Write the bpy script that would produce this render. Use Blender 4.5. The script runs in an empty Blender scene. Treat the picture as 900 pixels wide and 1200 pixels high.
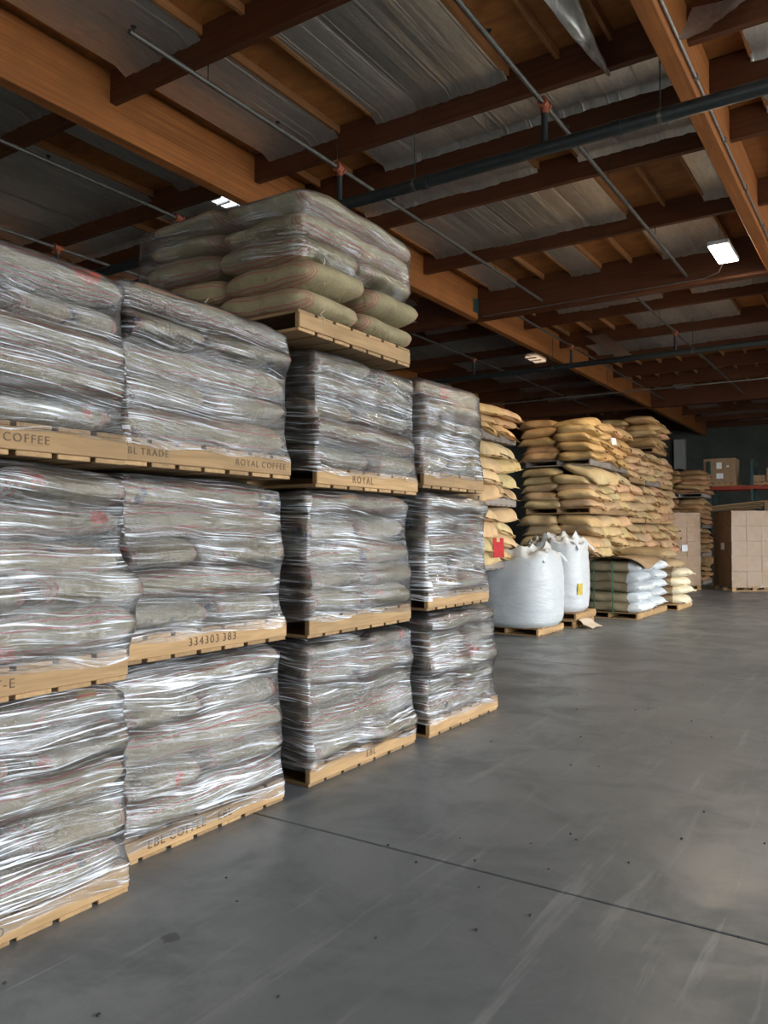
import bpy, bmesh, math, random
import numpy as np
from mathutils import Vector, Matrix, Euler, noise
from mathutils.bvhtree import BVHTree

R = math.radians
scene = bpy.context.scene
col = scene.collection
rnd = random.Random(7)

# ------------------------------------------------------------------ camera
cam_data = bpy.data.cameras.new('camera')
cam = bpy.data.objects.new('camera', cam_data)
col.objects.link(cam)
cam.location = (0, 0, 1.6)
cam.rotation_euler = (R(90 + 1.66), 0, R(33.1))
cam_data.sensor_fit = 'VERTICAL'
cam_data.sensor_height = 36.0
cam_data.lens = 36.0 * 930 / 1200
cam_data.clip_end = 300
scene.camera = cam

# ------------------------------------------------------------------ world, view
world = bpy.data.worlds.new('world')
scene.world = world
world.use_nodes = True
bg = world.node_tree.nodes['Background']
bg.inputs[0].default_value = (0.90, 0.96, 1.0, 1)
bg.inputs[1].default_value = 6.0
scene.view_settings.view_transform = 'Standard'
scene.view_settings.look = 'None'
scene.view_settings.exposure = 1.2
scene.view_settings.gamma = 1.0
scene.view_settings.use_curve_mapping = False
scene.cycles.max_bounces = 9
scene.cycles.diffuse_bounces = 5
scene.cycles.glossy_bounces = 4
scene.cycles.transparent_max_bounces = 16
scene.cycles.caustics_reflective = False
scene.cycles.caustics_refractive = False
scene.cycles.use_denoising = True
scene.cycles.sample_clamp_indirect = 6.0

# openings of the hall: (wall, lo, hi, top)
XR = 9.0                      # right wall
YB = -9.0                     # wall behind the camera
DOORS_RIGHT = [(-.5, 11.0, 5.4), (14.0, 23.5, 5.2)]
DOORS_BACK = [(-4.0, 0.0, 3.8)]


def portal(loc, sx, sy, rot):
    l = bpy.data.lights.new('daylight_portal', 'AREA')
    l.shape = 'RECTANGLE'
    l.size = sx
    l.size_y = sy
    l.cycles.is_portal = True
    o = bpy.data.objects.new('daylight_portal', l)
    o.location = loc
    o.rotation_euler = rot
    col.objects.link(o)


for y0, y1, zt in DOORS_RIGHT:
    portal((XR + 0.05, (y0 + y1) / 2, zt / 2), zt, y1 - y0, (0, R(90), 0))
for x0, x1, zt in DOORS_BACK:
    portal(((x0 + x1) / 2, YB - 0.05, zt / 2), x1 - x0, zt, (R(90), 0, 0))


# ------------------------------------------------------------------ node helpers
class NT:
    def __init__(self, name):
        self.m = bpy.data.materials.new(name)
        self.m.use_nodes = True
        self.t = self.m.node_tree
        self.t.nodes.clear()
        self.out = self.t.nodes.new('ShaderNodeOutputMaterial')

    def n(self, typ, **kw):
        nd = self.t.nodes.new('ShaderNode' + typ)
        for k, v in kw.items():
            setattr(nd, k, v)
        return nd

    def put(self, sock, v):
        if v is None:
            return
        if isinstance(v, bpy.types.NodeSocket):
            self.t.links.new(v, sock)
        else:
            if isinstance(v, tuple) and len(v) == 3 and sock.type == 'RGBA':
                v = v + (1,)
            sock.default_value = v

    def noise(self, vec, scale, detail=3, rough=.55, dist=0.0):
        nd = self.n('TexNoise')
        self.put(nd.inputs['Vector'], vec)
        self.put(nd.inputs['Scale'], scale)
        nd.inputs['Detail'].default_value = detail
        nd.inputs['Roughness'].default_value = rough
        nd.inputs['Distortion'].default_value = dist
        return nd.outputs[0]

    def mapping(self, vec, loc=(0, 0, 0), rot=(0, 0, 0), scale=(1, 1, 1)):
        nd = self.n('Mapping')
        self.put(nd.inputs['Vector'], vec)
        self.put(nd.inputs['Location'], loc)
        self.put(nd.inputs['Rotation'], rot)
        self.put(nd.inputs['Scale'], scale)
        return nd.outputs[0]

    def math(self, op, a, b=None, c=None, clamp=False):
        nd = self.n('Math', operation=op, use_clamp=clamp)
        self.put(nd.inputs[0], a)
        if b is not None:
            self.put(nd.inputs[1], b)
        if c is not None:
            self.put(nd.inputs[2], c)
        return nd.outputs[0]

    def rng(self, v, a, b, c=0.0, d=1.0):
        nd = self.n('MapRange', interpolation_type='SMOOTHSTEP')
        self.put(nd.inputs[0], v)
        for i, x in enumerate((a, b, c, d)):
            self.put(nd.inputs[i + 1], x)
        return nd.outputs[0]

    def mix(self, f, a, b, blend='MIX'):
        nd = self.n('Mix', data_type='RGBA', blend_type=blend)
        self.put(nd.inputs[0], f)
        self.put(nd.inputs[6], a)
        self.put(nd.inputs[7], b)
        return nd.outputs[2]

    def bump(self, h, strength=.3, dist=.01, normal=None):
        nd = self.n('Bump')
        self.put(nd.inputs['Height'], h)
        self.put(nd.inputs['Strength'], strength)
        self.put(nd.inputs['Distance'], dist)
        if normal is not None:
            self.put(nd.inputs['Normal'], normal)
        return nd.outputs[0]

    def bsdf(self, color, rough=.6, metal=0.0, normal=None, spec=None):
        nd = self.n('BsdfPrincipled')
        self.put(nd.inputs['Base Color'], color)
        self.put(nd.inputs['Roughness'], rough)
        self.put(nd.inputs['Metallic'], metal)
        if normal is not None:
            self.put(nd.inputs['Normal'], normal)
        if spec is not None:
            nd.inputs['Specular IOR Level'].default_value = spec
        return nd

    def done(self, sh):
        self.t.links.new(sh.outputs[0] if hasattr(sh, 'outputs') else sh, self.out.inputs[0])
        return self.m

    def obj(self):
        return self.n('TexCoord').outputs['Object']

    def uv(self):
        return self.n('TexCoord').outputs['UV']

    def info(self):
        return self.n('ObjectInfo')


def rand_vec(t, vec, info, k=37.0):
    """offset texture coordinates by the object's own random number"""
    a = t.n('VectorMath', operation='ADD')
    t.put(a.inputs[0], vec)
    c = t.n('CombineXYZ')
    r = t.math('MULTIPLY', info.outputs['Random'], k)
    for i in range(3):
        t.put(c.inputs[i], r)
    t.put(a.inputs[1], c.outputs[0])
    return a.outputs[0]


def mat_wood(name, c1, c2, scale=(2, 30, 30), rough=.7, bump=.25, vary=.25, spec=.3):
    t = NT(name)
    inf = t.info()
    v = rand_vec(t, t.obj(), inf)
    g = t.noise(t.mapping(v, scale=scale), 1.0, 5, .65, .4)
    k = t.noise(v, 2.3, 2)
    c = t.mix(t.rng(g, .3, .7), c1, c2)
    c = t.mix(t.rng(k, .35, .75, 0, .6), c, tuple(x * .62 for x in c1))
    br = t.math('MULTIPLY_ADD', inf.outputs['Random'], vary * 2, 1 - vary)
    hs = t.n('HueSaturation')
    t.put(hs.inputs['Value'], br)
    t.put(hs.inputs['Color'], c)
    return t.done(t.bsdf(hs.outputs[0], rough, normal=t.bump(g, bump, .004), spec=spec))


def mat_plain(name, c, rough=.5, metal=0.0, nscale=12.0, amt=.25, bump=.1):
    t = NT(name)
    g = t.noise(t.obj(), nscale, 4)
    cc = t.mix(t.rng(g, .3, .75, 0, 1), c, tuple(x * (1 - amt) for x in c))
    return t.done(t.bsdf(cc, rough, metal, t.bump(g, bump, .004)))


def mat_jute(name, base, dark, stripes=None, prints=True, tint=True, endcol=None, weave=420.0):
    t = NT(name)
    inf = t.info()
    v = rand_vec(t, t.obj(), inf)
    g = t.noise(v, 5.0, 4, .6)
    f = t.noise(t.mapping(v, scale=(1, 1, 2)), 60.0, 3, .7)
    c = t.mix(t.rng(g, .3, .72), base, dark)
    c = t.mix(t.math('MULTIPLY', f, .35), c, tuple(x * .55 for x in base))
    sep = t.n('SeparateXYZ')
    t.put(sep.inputs[0], t.uv())
    s, tt = sep.outputs[0], sep.outputs[1]
    if stripes:
        a = t.math('ABSOLUTE', tt)
        wob = t.math('MULTIPLY_ADD', t.noise(v, 6.0, 2), .05, -.025)
        a = t.math('ADD', a, wob)
        for pos, w in ((.78, .024), (.88, .022), (.955, .014)):
            d = t.math('ABSOLUTE', t.math('SUBTRACT', a, pos))
            c = t.mix(t.math('MULTIPLY', t.rng(d, w * .4, w, 1, 0), .75), c, stripes)
    if prints:
        p1 = t.rng(t.noise(v, 3.1, 2, .5), .66, .70)
        ink = t.rng(t.noise(v, 24.0, 2, .6), .38, .52)
        c = t.mix(t.math('MULTIPLY', t.math('MULTIPLY', p1, ink), .8), c, (.50, .075, .05))
        w = t.mapping(v, loc=(5, 9, 3))
        p2 = t.rng(t.noise(w, 3.6, 2, .5), .67, .70)
        c = t.mix(t.math('MULTIPLY', t.math('MULTIPLY', p2, ink), .75), c, (.035, .045, .08))
    if endcol:
        e = t.rng(t.math('ADD', s, t.math('MULTIPLY_ADD', t.noise(v, 7.0, 2), .16, -.08)), endcol[0], endcol[0] + .02)
        c = t.mix(e, c, endcol[1])
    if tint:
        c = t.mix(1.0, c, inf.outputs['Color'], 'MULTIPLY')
    br = t.math('MULTIPLY_ADD', inf.outputs['Random'], .3, .85)
    hs = t.n('HueSaturation')
    t.put(hs.inputs['Value'], br)
    t.put(hs.inputs['Color'], c)
    wv = t.noise(v, weave, 1)
    cr = t.noise(t.mapping(v, scale=(1, 2.2, 1)), 9.0, 4, .6, .8)
    nrm = t.bump(wv, .25, .002, t.bump(cr, .55, .03))
    return t.done(t.bsdf(hs.outputs[0], .85, normal=nrm, spec=.15))


def mat_film(name):
    """stretch film: clear, milky where it is bunched, wrinkled along the wrap; obj.color = (angle, milk, gloss)"""
    t = NT(name)
    inf = t.info()
    cs = t.n('SeparateColor')
    t.put(cs.inputs[0], inf.outputs['Color'])
    ang = t.math('MULTIPLY_ADD', cs.outputs[0], 1.0, -.5)      # radians
    uv = rand_vec(t, t.uv(), inf, 11.0)
    warp = t.n('VectorMath', operation='MULTIPLY_ADD')
    nz = t.n('TexNoise')
    t.put(nz.inputs['Vector'], t.mapping(uv, scale=(1.1, 2.2, 1)))
    nz.inputs['Scale'].default_value = 1.3
    nz.inputs['Detail'].default_value = 1
    t.put(warp.inputs[0], nz.outputs[1])
    warp.inputs[1].default_value = (0.0, .12, 0)
    t.put(warp.inputs[2], uv)
    rot = t.n('CombineXYZ')
    t.put(rot.inputs[2], ang)
    base = t.mapping(warp.outputs[0], rot=rot.outputs[0])
    rot2 = t.n('CombineXYZ')
    t.put(rot2.inputs[2], t.math('MULTIPLY_ADD', ang, -.6, .07))
    base2 = t.mapping(warp.outputs[0], loc=(3, 7, 0), rot=rot2.outputs[0])
    a = t.noise(t.mapping(base, scale=(1.15, 70, 1)), 1.0, 4, .72)
    b = t.noise(t.mapping(base2, scale=(1.6, 120, 1)), 1.0, 3, .66)
    c = t.noise(t.mapping(base, scale=(2.0, 13, 1)), 1.0, 3, .6)
    low = t.noise(uv, 2.0, 3, .62)
    lines = t.math('MAXIMUM', t.rng(a, .55, .67), t.math('MULTIPLY', t.rng(b, .56, .67), .85))
    patch = t.rng(low, .40, .62)
    band = t.rng(c, .45, .75)
    haze = t.math('MULTIPLY_ADD', t.math('MULTIPLY', lines, t.math('MULTIPLY_ADD', patch, .75, .25)), .88, .02)
    haze = t.math('ADD', haze, t.math('MULTIPLY', t.math('MULTIPLY', band, patch), .22))
    haze = t.math('MULTIPLY', haze, t.math('MULTIPLY', cs.outputs[1], 2.0), clamp=True)
    h = t.math('ADD', t.math('MULTIPLY', a, .6), t.math('ADD', t.math('MULTIPLY', b, .35), t.math('MULTIPLY', c, 1.6)))
    nrm = t.bump(h, .8, .012)
    tr = t.n('BsdfTransparent')
    tr.inputs[0].default_value = (.97, .975, .985, 1)
    milk = t.bsdf((.93, .95, .985), .2, 0.0, nrm, .8)
    m1 = t.n('MixShader')
    t.put(m1.inputs[0], haze)
    t.put(m1.inputs[1], tr.outputs[0])
    t.put(m1.inputs[2], milk.outputs[0])
    gl = t.n('BsdfGlossy')
    gl.inputs['Roughness'].default_value = .11
    t.put(gl.inputs['Normal'], nrm)
    fr = t.n('Fresnel')
    fr.inputs[0].default_value = 1.55
    t.put(fr.inputs[1], nrm)
    m2 = t.n('MixShader')
    t.put(m2.inputs[0], t.math('MULTIPLY', fr.outputs[0], t.math('MULTIPLY', cs.outputs[2], 2.6), clamp=True))
    t.put(m2.inputs[1], m1.outputs[0])
    t.put(m2.inputs[2], gl.outputs[0])
    return t.done(m2)


def mat_foil():
    t = NT('foil')
    inf = t.info()
    v = rand_vec(t, t.obj(), inf)
    a = t.noise(t.mapping(v, scale=(7, .7, 1)), 1.0, 3, .55, .3)
    b = t.noise(t.mapping(v, scale=(2, 1, 1)), 4.0, 4, .6, 1.5)
    br = t.math('MULTIPLY_ADD', inf.outputs['Random'], .25, .85)
    hs = t.n('HueSaturation')
    t.put(hs.inputs['Value'], br)
    t.put(hs.inputs['Color'], t.mix(t.rng(b, .3, .7), (.84, .80, .74), (.70, .665, .615)))
    cr = t.rng(t.noise(t.mapping(v, scale=(13, .3, 1)), 1.0, 2, .5, .2), .58, .68)
    h = t.math('ADD', t.math('MULTIPLY_ADD', cr, .5, a), t.math('MULTIPLY', b, .3))
    return t.done(t.bsdf(hs.outputs[0], t.rng(b, .2, .8, .36, .52), .9, t.bump(h, .5, .03)))


def mat_concrete():
    t = NT('polished_concrete')
    v = t.n('NewGeometry').outputs['Position']
    big = t.noise(t.mapping(v, loc=(13, 4, 0)), .35, 4, .6, .3)
    mid = t.noise(v, 1.7, 5, .65, .5)
    s1 = t.noise(t.mapping(v, rot=(0, 0, R(12)), scale=(9, .55, 1)), 1.0, 5, .7, .3)
    s2 = t.noise(t.mapping(v, rot=(0, 0, R(-38)), scale=(1.0, 16, 1)), .8, 5, .7, .4)
    fine = t.noise(v, 55.0, 4, .7)
    c = t.mix(t.rng(big, .3, .7), (.150, .163, .170), (.245, .258, .262))
    c = t.mix(t.rng(mid, .4, .72, 0, .75), c, (.100, .115, .120))
    c = t.mix(t.rng(s1, .54, .72, 0, .7), c, (.30, .305, .302))
    c = t.mix(t.rng(s2, .6, .78, 0, .38), c, (.29, .29, .285))
    c = t.mix(t.math('MULTIPLY', fine, .3), c, (.07, .07, .072))
    # scuffs left by tyres: thin arcs
    sc = t.noise(t.mapping(v, rot=(0, 0, R(20)), scale=(60, .6, 1)), .55, 3, .6, .15)
    gate = t.rng(t.noise(v, .9, 2), .52, .66)
    c = t.mix(t.math('MULTIPLY', t.rng(sc, .64, .70), t.math('MULTIPLY', gate, .6)), c, (.33, .33, .33))
    # an old dark stain with its own outline
    d = t.n('VectorMath', operation='DISTANCE')
    t.put(d.inputs[0], v)
    d.inputs[1].default_value = (-2.46, 2.22, 0)
    dd = t.math('ADD', d.outputs['Value'], t.math('MULTIPLY_ADD', t.noise(v, 25.0, 2), .05, -.025))
    c = t.mix(t.rng(dd, .03, .042, .65, 0), c, (.03, .03, .032))
    ro = t.math('ADD', t.rng(mid, .3, .7, .30, .46), t.math('MULTIPLY', s1, .10))
    return t.done(t.bsdf(c, ro, 0, t.bump(t.math('ADD', fine, t.math('MULTIPLY', s1, .6)), .08, .004), .5))


def mat_poly(name, c, rough=.42):
    t = NT(name)
    inf = t.info()
    v = rand_vec(t, t.obj(), inf)
    wv = t.noise(t.mapping(v, scale=(1, 1, .35)), 120.0, 2)
    cr = t.noise(t.mapping(v, scale=(1, 1, 3)), 7.0, 4, .6, .7)
    cc = t.mix(t.rng(cr, .3, .75, 0, .5), c, tuple(x * .86 for x in c))
    return t.done(t.bsdf(cc, rough, 0, t.bump(wv, .1, .002, t.bump(cr, .4, .03))))


def mat_emit(name, c, s):
    t = NT(name)
    e = t.n('Emission')
    e.inputs[0].default_value = c + (1,)
    e.inputs[1].default_value = s
    return t.done(e)


M = {}
M['jute'] = mat_jute('khaki_jute', (.30, .245, .145), (.21, .172, .10), stripes=(.36, .07, .085))
M['jute_plain'] = mat_jute('plain_khaki_jute', (.33, .27, .155), (.235, .19, .11), stripes=(.36, .07, .085), prints=False)
M['jute_small'] = mat_jute('golden_burlap', (.66, .475, .26), (.53, .37, .195), prints=False)
M['white_end'] = mat_jute('khaki_poly_white_end', (.34, .275, .17), (.26, .21, .13), prints=False, endcol=(.55, (.60, .62, .63)))
M['cream_end'] = mat_jute('striped_poly_cream_end', (.40, .32, .19), (.31, .25, .15), stripes=(.36, .07, .05), prints=False, endcol=(.5, (.74, .65, .47)))
M['film'] = mat_film('stretch_film')
M['foil'] = mat_foil()
M['pallet'] = mat_wood('pallet_wood', (.49, .305, .145), (.35, .21, .095), (30, 2.2, 30))
M['pallet_x'] = mat_wood('pallet_wood_cross', (.42, .26, .125), (.29, .175, .08), (2.2, 30, 30))
M['pallet_grey'] = mat_wood('weathered_pallet_wood', (.30, .25, .21), (.20, .165, .14), (30, 2.2, 30))
M['glulam'] = mat_wood('glulam_wood', (.44, .155, .040), (.25, .08, .022), (10, .5, 40), .6, .2, .06)
M['purlin'] = mat_wood('purlin_wood', (.130, .042, .015), (.080, .025, .009), (1.0, 22, 26), .6, .2, .15)
M['plywood'] = mat_wood('plywood', (.42, .165, .045), (.27, .095, .028), (3, 5, 5), .7, .12, .3)
M['joist'] = mat_wood('joist_wood', (.40, .175, .06), (.26, .105, .038), (26, 1, 26), .7, .15, .25)
M['concrete'] = mat_concrete()
M['pipe_dark'] = mat_plain('black_pipe', (.035, .042, .042), .45, .3)
M['pipe_grey'] = mat_plain('grey_pipe', (.15, .135, .12), .45, .55)
M['conduit'] = mat_plain('galvanised_conduit', (.42, .42, .40), .35, .8)
M['fitting'] = mat_plain('rust_red_fitting', (.38, .10, .045), .55, .1)
M['wall'] = mat_plain('dark_block_wall', (.10, .105, .09), .85, 0, 1.2, .35)
M['wall_light'] = mat_plain('painted_wall', (.55, .54, .50), .85, 0, 1.2, .15)
M['yard'] = mat_plain('yard_concrete', (.42, .42, .40), .9, 0, .8, .2)
M['carton'] = mat_plain('corrugated_carton', (.46, .28, .15), .75, 0, 6, .18)
M['carton_dark'] = mat_plain('brown_carton', (.33, .20, .11), .75, 0, 6, .18)
M['kraft'] = mat_plain('kraft_sheet', (.36, .25, .145), .8, 0, 5, .2)
M['card_pale'] = mat_plain('pale_cardboard', (.58, .47, .36), .8, 0, 5, .12)
M['paper'] = mat_plain('white_paper', (.80, .80, .80), .7, 0, 20, .08)
M['white_poly'] = mat_poly('woven_white_polypropylene', (.57, .59, .60))
M['strap'] = mat_plain('green_strap', (.05, .17, .11), .4)
M['red_plastic'] = mat_plain('red_plastic', (.60, .012, .014), .7)
M['yellow_card'] = mat_plain('yellow_card', (.58, .42, .05), .6)
M['rack_red'] = mat_plain('red_steel', (.32, .045, .025), .45, .1)
M['rack_green'] = mat_plain('green_steel', (.03, .075, .07), .45, .1)
M['ink'] = mat_plain('stencil_ink', (.13, .085, .05), .8, 0, 60, .5)
M['lamp_body'] = mat_plain('white_lamp_housing', (.65, .65, .64), .4)
M['lamp_lens'] = mat_emit('lit_led_lens', (1.0, .93, .78), 14.0)
M['skylight'] = mat_emit('backlit_skylight', (.92, .96, 1.0), 1.0)
M['skylight_dim'] = mat_emit('backlit_skylight_far', (1.0, .72, .5), .35)
M['twine'] = mat_plain('pale_twine', (.55, .47, .33), .8)
M['dirt'] = mat_plain('grit', (.05, .048, .045), .9)


# ------------------------------------------------------------------ object helpers
def tag(o, label=None, cat=None, group=None, kind=None):
    if label:
        o['label'] = label
    if cat:
        o['category'] = cat
    if group:
        o['group'] = group
    if kind:
        o['kind'] = kind
    return o


def empty(name, loc=(0, 0, 0), rz=0.0):
    o = bpy.data.objects.new(name, None)
    o.empty_display_size = .1
    o.location = loc
    o.rotation_euler = (0, 0, rz)
    col.objects.link(o)
    return o


def link(name, me, parent=None, loc=(0, 0, 0), rot=(0, 0, 0), scale=(1, 1, 1)):
    o = bpy.data.objects.new(name, me)
    o.location = loc
    o.rotation_euler = rot
    o.scale = scale
    if parent is not None:
        o.parent = parent
    col.objects.link(o)
    return o


class MB:
    def __init__(self):
        self.v, self.f = [], []

    def box(self, x0, x1, y0, y1, z0, z1, mtx=None):
        b = len(self.v)
        p = [(x, y, z) for x in (x0, x1) for y in (y0, y1) for z in (z0, z1)]
        if mtx is not None:
            p = [tuple(mtx @ Vector(q)) for q in p]
        self.v += p
        self.f += [(b, b + 1, b + 3, b + 2), (b + 4, b + 6, b + 7, b + 5), (b, b + 4, b + 5, b + 1),
                   (b + 2, b + 3, b + 7, b + 6), (b, b + 2, b + 6, b + 4), (b + 1, b + 5, b + 7, b + 3)]
        return self

    def tube(self, pts, r, n=10):
        pts = [Vector(p) for p in pts]
        b0 = len(self.v)
        for i, p in enumerate(pts):
            d = (pts[min(i + 1, len(pts) - 1)] - pts[max(i - 1, 0)]).normalized()
            u = d.orthogonal().normalized() if i == 0 else (u - d * u.dot(d)).normalized()
            w = d.cross(u)
            rr = r[i] if isinstance(r, (list, tuple)) else r
            for k in range(n):
                a = 2 * math.pi * k / n
                self.v.append(tuple(p + (u * math.cos(a) + w * math.sin(a)) * rr))
        for i in range(len(pts) - 1):
            for k in range(n):
                k2 = (k + 1) % n
                a = b0 + i * n
                self.f.append((a + k, a + k2, a + n + k2, a + n + k))
        self.f.append(tuple(b0 + k for k in reversed(range(n))))
        e = b0 + (len(pts) - 1) * n
        self.f.append(tuple(e + k for k in range(n)))
        return self

    def grid(self, rows):
        b = len(self.v)
        n = len(rows[0])
        for r in rows:
            self.v += [tuple(p) for p in r]
        for i in range(len(rows) - 1):
            for j in range(n - 1):
                a = b + i * n + j
                self.f.append((a, a + 1, a + n + 1, a + n))
        return self

    def mesh(self, name, mat, smooth=False, bevel=0.0):
        me = bpy.data.meshes.new(name)
        me.from_pydata(self.v, [], self.f)
        bm = bmesh.new()
        bm.from_mesh(me)
        if bevel > 0:
            bmesh.ops.bevel(bm, geom=bm.edges[:], offset=bevel, segments=1, affect='EDGES', clamp_overlap=True)
        bmesh.ops.recalc_face_normals(bm, faces=bm.faces[:])
        bm.to_mesh(me)
        bm.free()
        me.materials.append(mat)
        if smooth:
            me.polygons.foreach_set('use_smooth', [True] * len(me.polygons))
            me.set_sharp_from_angle(angle=R(50))
        return me

    def build(self, name, mat, parent=None, loc=(0, 0, 0), rot=(0, 0, 0), smooth=False, bevel=0.0):
        return link(name, self.mesh(name, mat, smooth, bevel), parent, loc, rot)


def box_mesh(name, sx, sy, sz, mat, bevel=.003):
    """box centred in x and y, standing on z = 0"""
    return MB().box(-sx / 2, sx / 2, -sy / 2, sy / 2, 0, sz).mesh(name, mat, bevel=bevel)


# ------------------------------------------------------------------ setting: floor, walls, yard
floor = empty('floor')
tag(floor, 'polished grey concrete warehouse floor with sawn joints and scuffs', kind='structure')
joints = [YB, -2.7, 3.46, 9.55, 15.65, 21.75, 27.85, 33.95, 40.0]
for y0, y1 in zip(joints[:-1], joints[1:]):
    MB().box(-20, XR, y0 + .0065, y1 - .0065, -.12, 0).build('floor_slab', M['concrete'], floor, bevel=.004)
MB().box(-20, XR, YB, 40, -.2, -.03).build('joint_filler', M['dirt'], floor)
yard = MB().box(-60, 60, -60, 60, -.4, -.21).build('ground', M['yard'])
tag(yard, 'pale concrete yard outside the hall doors', kind='structure')

ZW = 7.4


def wall_x(name, X, t, doors, mat, label):
    mb = MB()
    y = YB - .3
    for y0, y1, zt in sorted(doors):
        mb.box(X, X + t, y, y0, -.2, ZW)
        mb.box(X, X + t, y0, y1, zt, ZW)
        y = y1
    mb.box(X, X + t, y, 40.3, -.2, ZW)
    tag(mb.build(name, mat), label, kind='structure')


wall_x('wall_right', XR, .3, DOORS_RIGHT, M['wall_light'], 'pale side wall with open roller doors')
wall_x('wall_left', -20.3, .3, [], M['wall'], 'dark block wall on the far side of the hall')
mb = MB()
x = -20.0
for x0, x1, zt in DOORS_BACK:
    mb.box(x, x0, YB - .3, YB, -.2, ZW)
    mb.box(x0, x1, YB - .3, YB, zt, ZW)
    x = x1
mb.box(x, XR, YB - .3, YB, -.2, ZW)
tag(mb.build('wall_rear', M['wall_light']), 'pale wall behind the camera with an open loading door', kind='structure')
wb = MB().box(-20, XR, 40, 40.3, -.2, ZW).build('wall_back', M['wall'])
tag(wb, 'dark greenish grey back wall of the warehouse', kind='structure')
pil = MB()
for px in (-15.2, -8.9, -2.9, 3.1):
    MB().box(px - .25, px + .25, 39.7, 40, 0, 6.2).build('wall_pilaster', M['wall_light'], wb)

# ------------------------------------------------------------------ setting: roof
ceiling = empty('ceiling')
tag(ceiling, 'timber panelised roof with sagging foil insulation', kind='structure')
ZP, ZG, ZD = 6.67, 6.33, 7.06        # purlin bottom, girder bottom, deck underside
MB().box(-20.3, XR + .3, YB - .3, 40.3, ZD + .02, ZD + .2).build('roof_deck', M['plywood'], ceiling)
PY = [-6.5, -4.0, -1.5, 1.0, 3.5, 5.98, 8.47, 9.62, 10.90, 13.28, 15.75, 18.2, 20.6, 23.0, 25.4, 27.6, 30.1, 32.5, 35.0, 37.5, 39.9]
GIRD = {15.75, 30.1}
GX = [-13.7, -7.8, -1.86, 4.1]       # glulam lines along Y
bays_x = [(-20, -13.79), (-13.61, -7.89), (-7.71, -1.95), (-1.77, 4.01), (4.19, XR)]
pur_cache = {}
for y in PY:
    for x0, x1 in bays_x:
        if y in GIRD:
            key = ('g', round(x1 - x0, 2))
            if key not in pur_cache:
                pur_cache[key] = MB().box(-(x1 - x0) / 2, (x1 - x0) / 2, -.11, .11, 0, ZD - ZG).mesh('girder', M['purlin'], bevel=.006)
            link('girder', pur_cache[key], ceiling, ((x0 + x1) / 2, y, ZG + rnd.uniform(-.005, .005)))
        else:
            key = ('p', round(x1 - x0, 2))
            if key not in pur_cache:
                pur_cache[key] = MB().box(-(x1 - x0) / 2, (x1 - x0) / 2, -.05, .05, 0, ZD - ZP).mesh('purlin', M['purlin'], bevel=.005)
            link('purlin', pur_cache[key], ceiling, ((x0 + x1) / 2, y, ZP + rnd.uniform(-.006, .006)))
for gx in GX:
    for y0, y1 in ((YB, 15.62), (15.88, 29.97), (30.23, 40)):
        g = MB().box(-.088, .088, -(y1 - y0) / 2, (y1 - y0) / 2, 0, ZD - ZG).build('glulam_beam', M['glulam'], ceiling, (gx, (y0 + y1) / 2, ZG), bevel=.008)
    # steel hanger where the beam meets the girder
    MB().box(-.10, .10, -.13, .13, 0, .30).build('steel_hanger', M['rack_green'], ceiling, (gx, 15.5, ZG + .12))

# foil strips between the purlins, laid between joists; grid X = -3.77 + .61 k
W = .61


def kx(k):
    return -3.77 + W * k


def foil_mesh(seed, ragged=False):
    r = random.Random(seed)
    nx, ny = 9, 16
    rows = []
    ph = r.uniform(0, 9)
    sag = r.uniform(.004, .018)
    for j in range(ny + 1):
        v = j / ny
        row = []
        for i in range(nx + 1):
            u = i / nx
            z = -sag * (4 * u * (1 - u)) ** .8 * (.6 + .4 * math.sin(math.pi * v))
            z += .010 * noise.noise(Vector((u * 5 + ph, v * 1.2, seed))) + .004 * noise.noise(Vector((u * 7, v * 6 + ph, seed)))
            e = min(v, 1 - v)
            if e < .05:
                z -= (.05 - e) * 1.3 + .012 * noise.noise(Vector((u * 8, v * 3, seed + 4)))
            row.append(((u - .5) * W, (v - .5) + (.008 * noise.noise(Vector((u * 6, v, seed))) if e == 0 else 0), z))
        rows.append(row)
    # turned-up edge for thickness
    mbx = MB().grid(rows)
    top = [[(p[0], p[1], p[2] + .012) for p in r_] for r_ in rows]
    mbx.grid(top)
    return mbx.mesh('insulation_strip', M['foil'], True)


foils = [foil_mesh(s) for s in range(7)]
# bay index -> list of (k0, k1) ranges covered by foil inside the middle aisle (k = joist index)
MID = {
    3: [(-6, 3)], 4: [(-6, -4)],
    5: [(-6, -4), (-3, 0)],
    6: [(-4, 3)],
    7: [(-6, -1), (0, 3)],
    8: [(-6, 0), (2, 3)],
    9: [(-6, -5), (-3, -2), (0, 2)],
    10: [(-5, -1), (0, 3)],
    11: [(-3, -2), (-2, 1)],
    12: [(-6, 3)],
    13: [], 14: [], 15: [(-5, -4)], 16: [(-5, -3), (0, 2)], 17: [(-6, -4), (-2, 0)], 18: [(-6, 2)], 19: [(-4, 3)],
}
covered = set()


def lay(bi, k, z=6.965):
    y0, y1 = PY[bi] + .055, PY[bi + 1] - .055
    if PY[bi] in GIRD:
        y0 += .06
    if PY[bi + 1] in GIRD:
        y1 -= .06
    o = link('insulation_strip', foils[rnd.randrange(len(foils))], ceiling, (kx(k) + W / 2, (y0 + y1) / 2, z + rnd.uniform(-.012, .012)),
             (0, 0, math.pi if rnd.random() < .5 else 0), (1.0, y1 - y0, 1))
    covered.add((bi, k))


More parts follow.
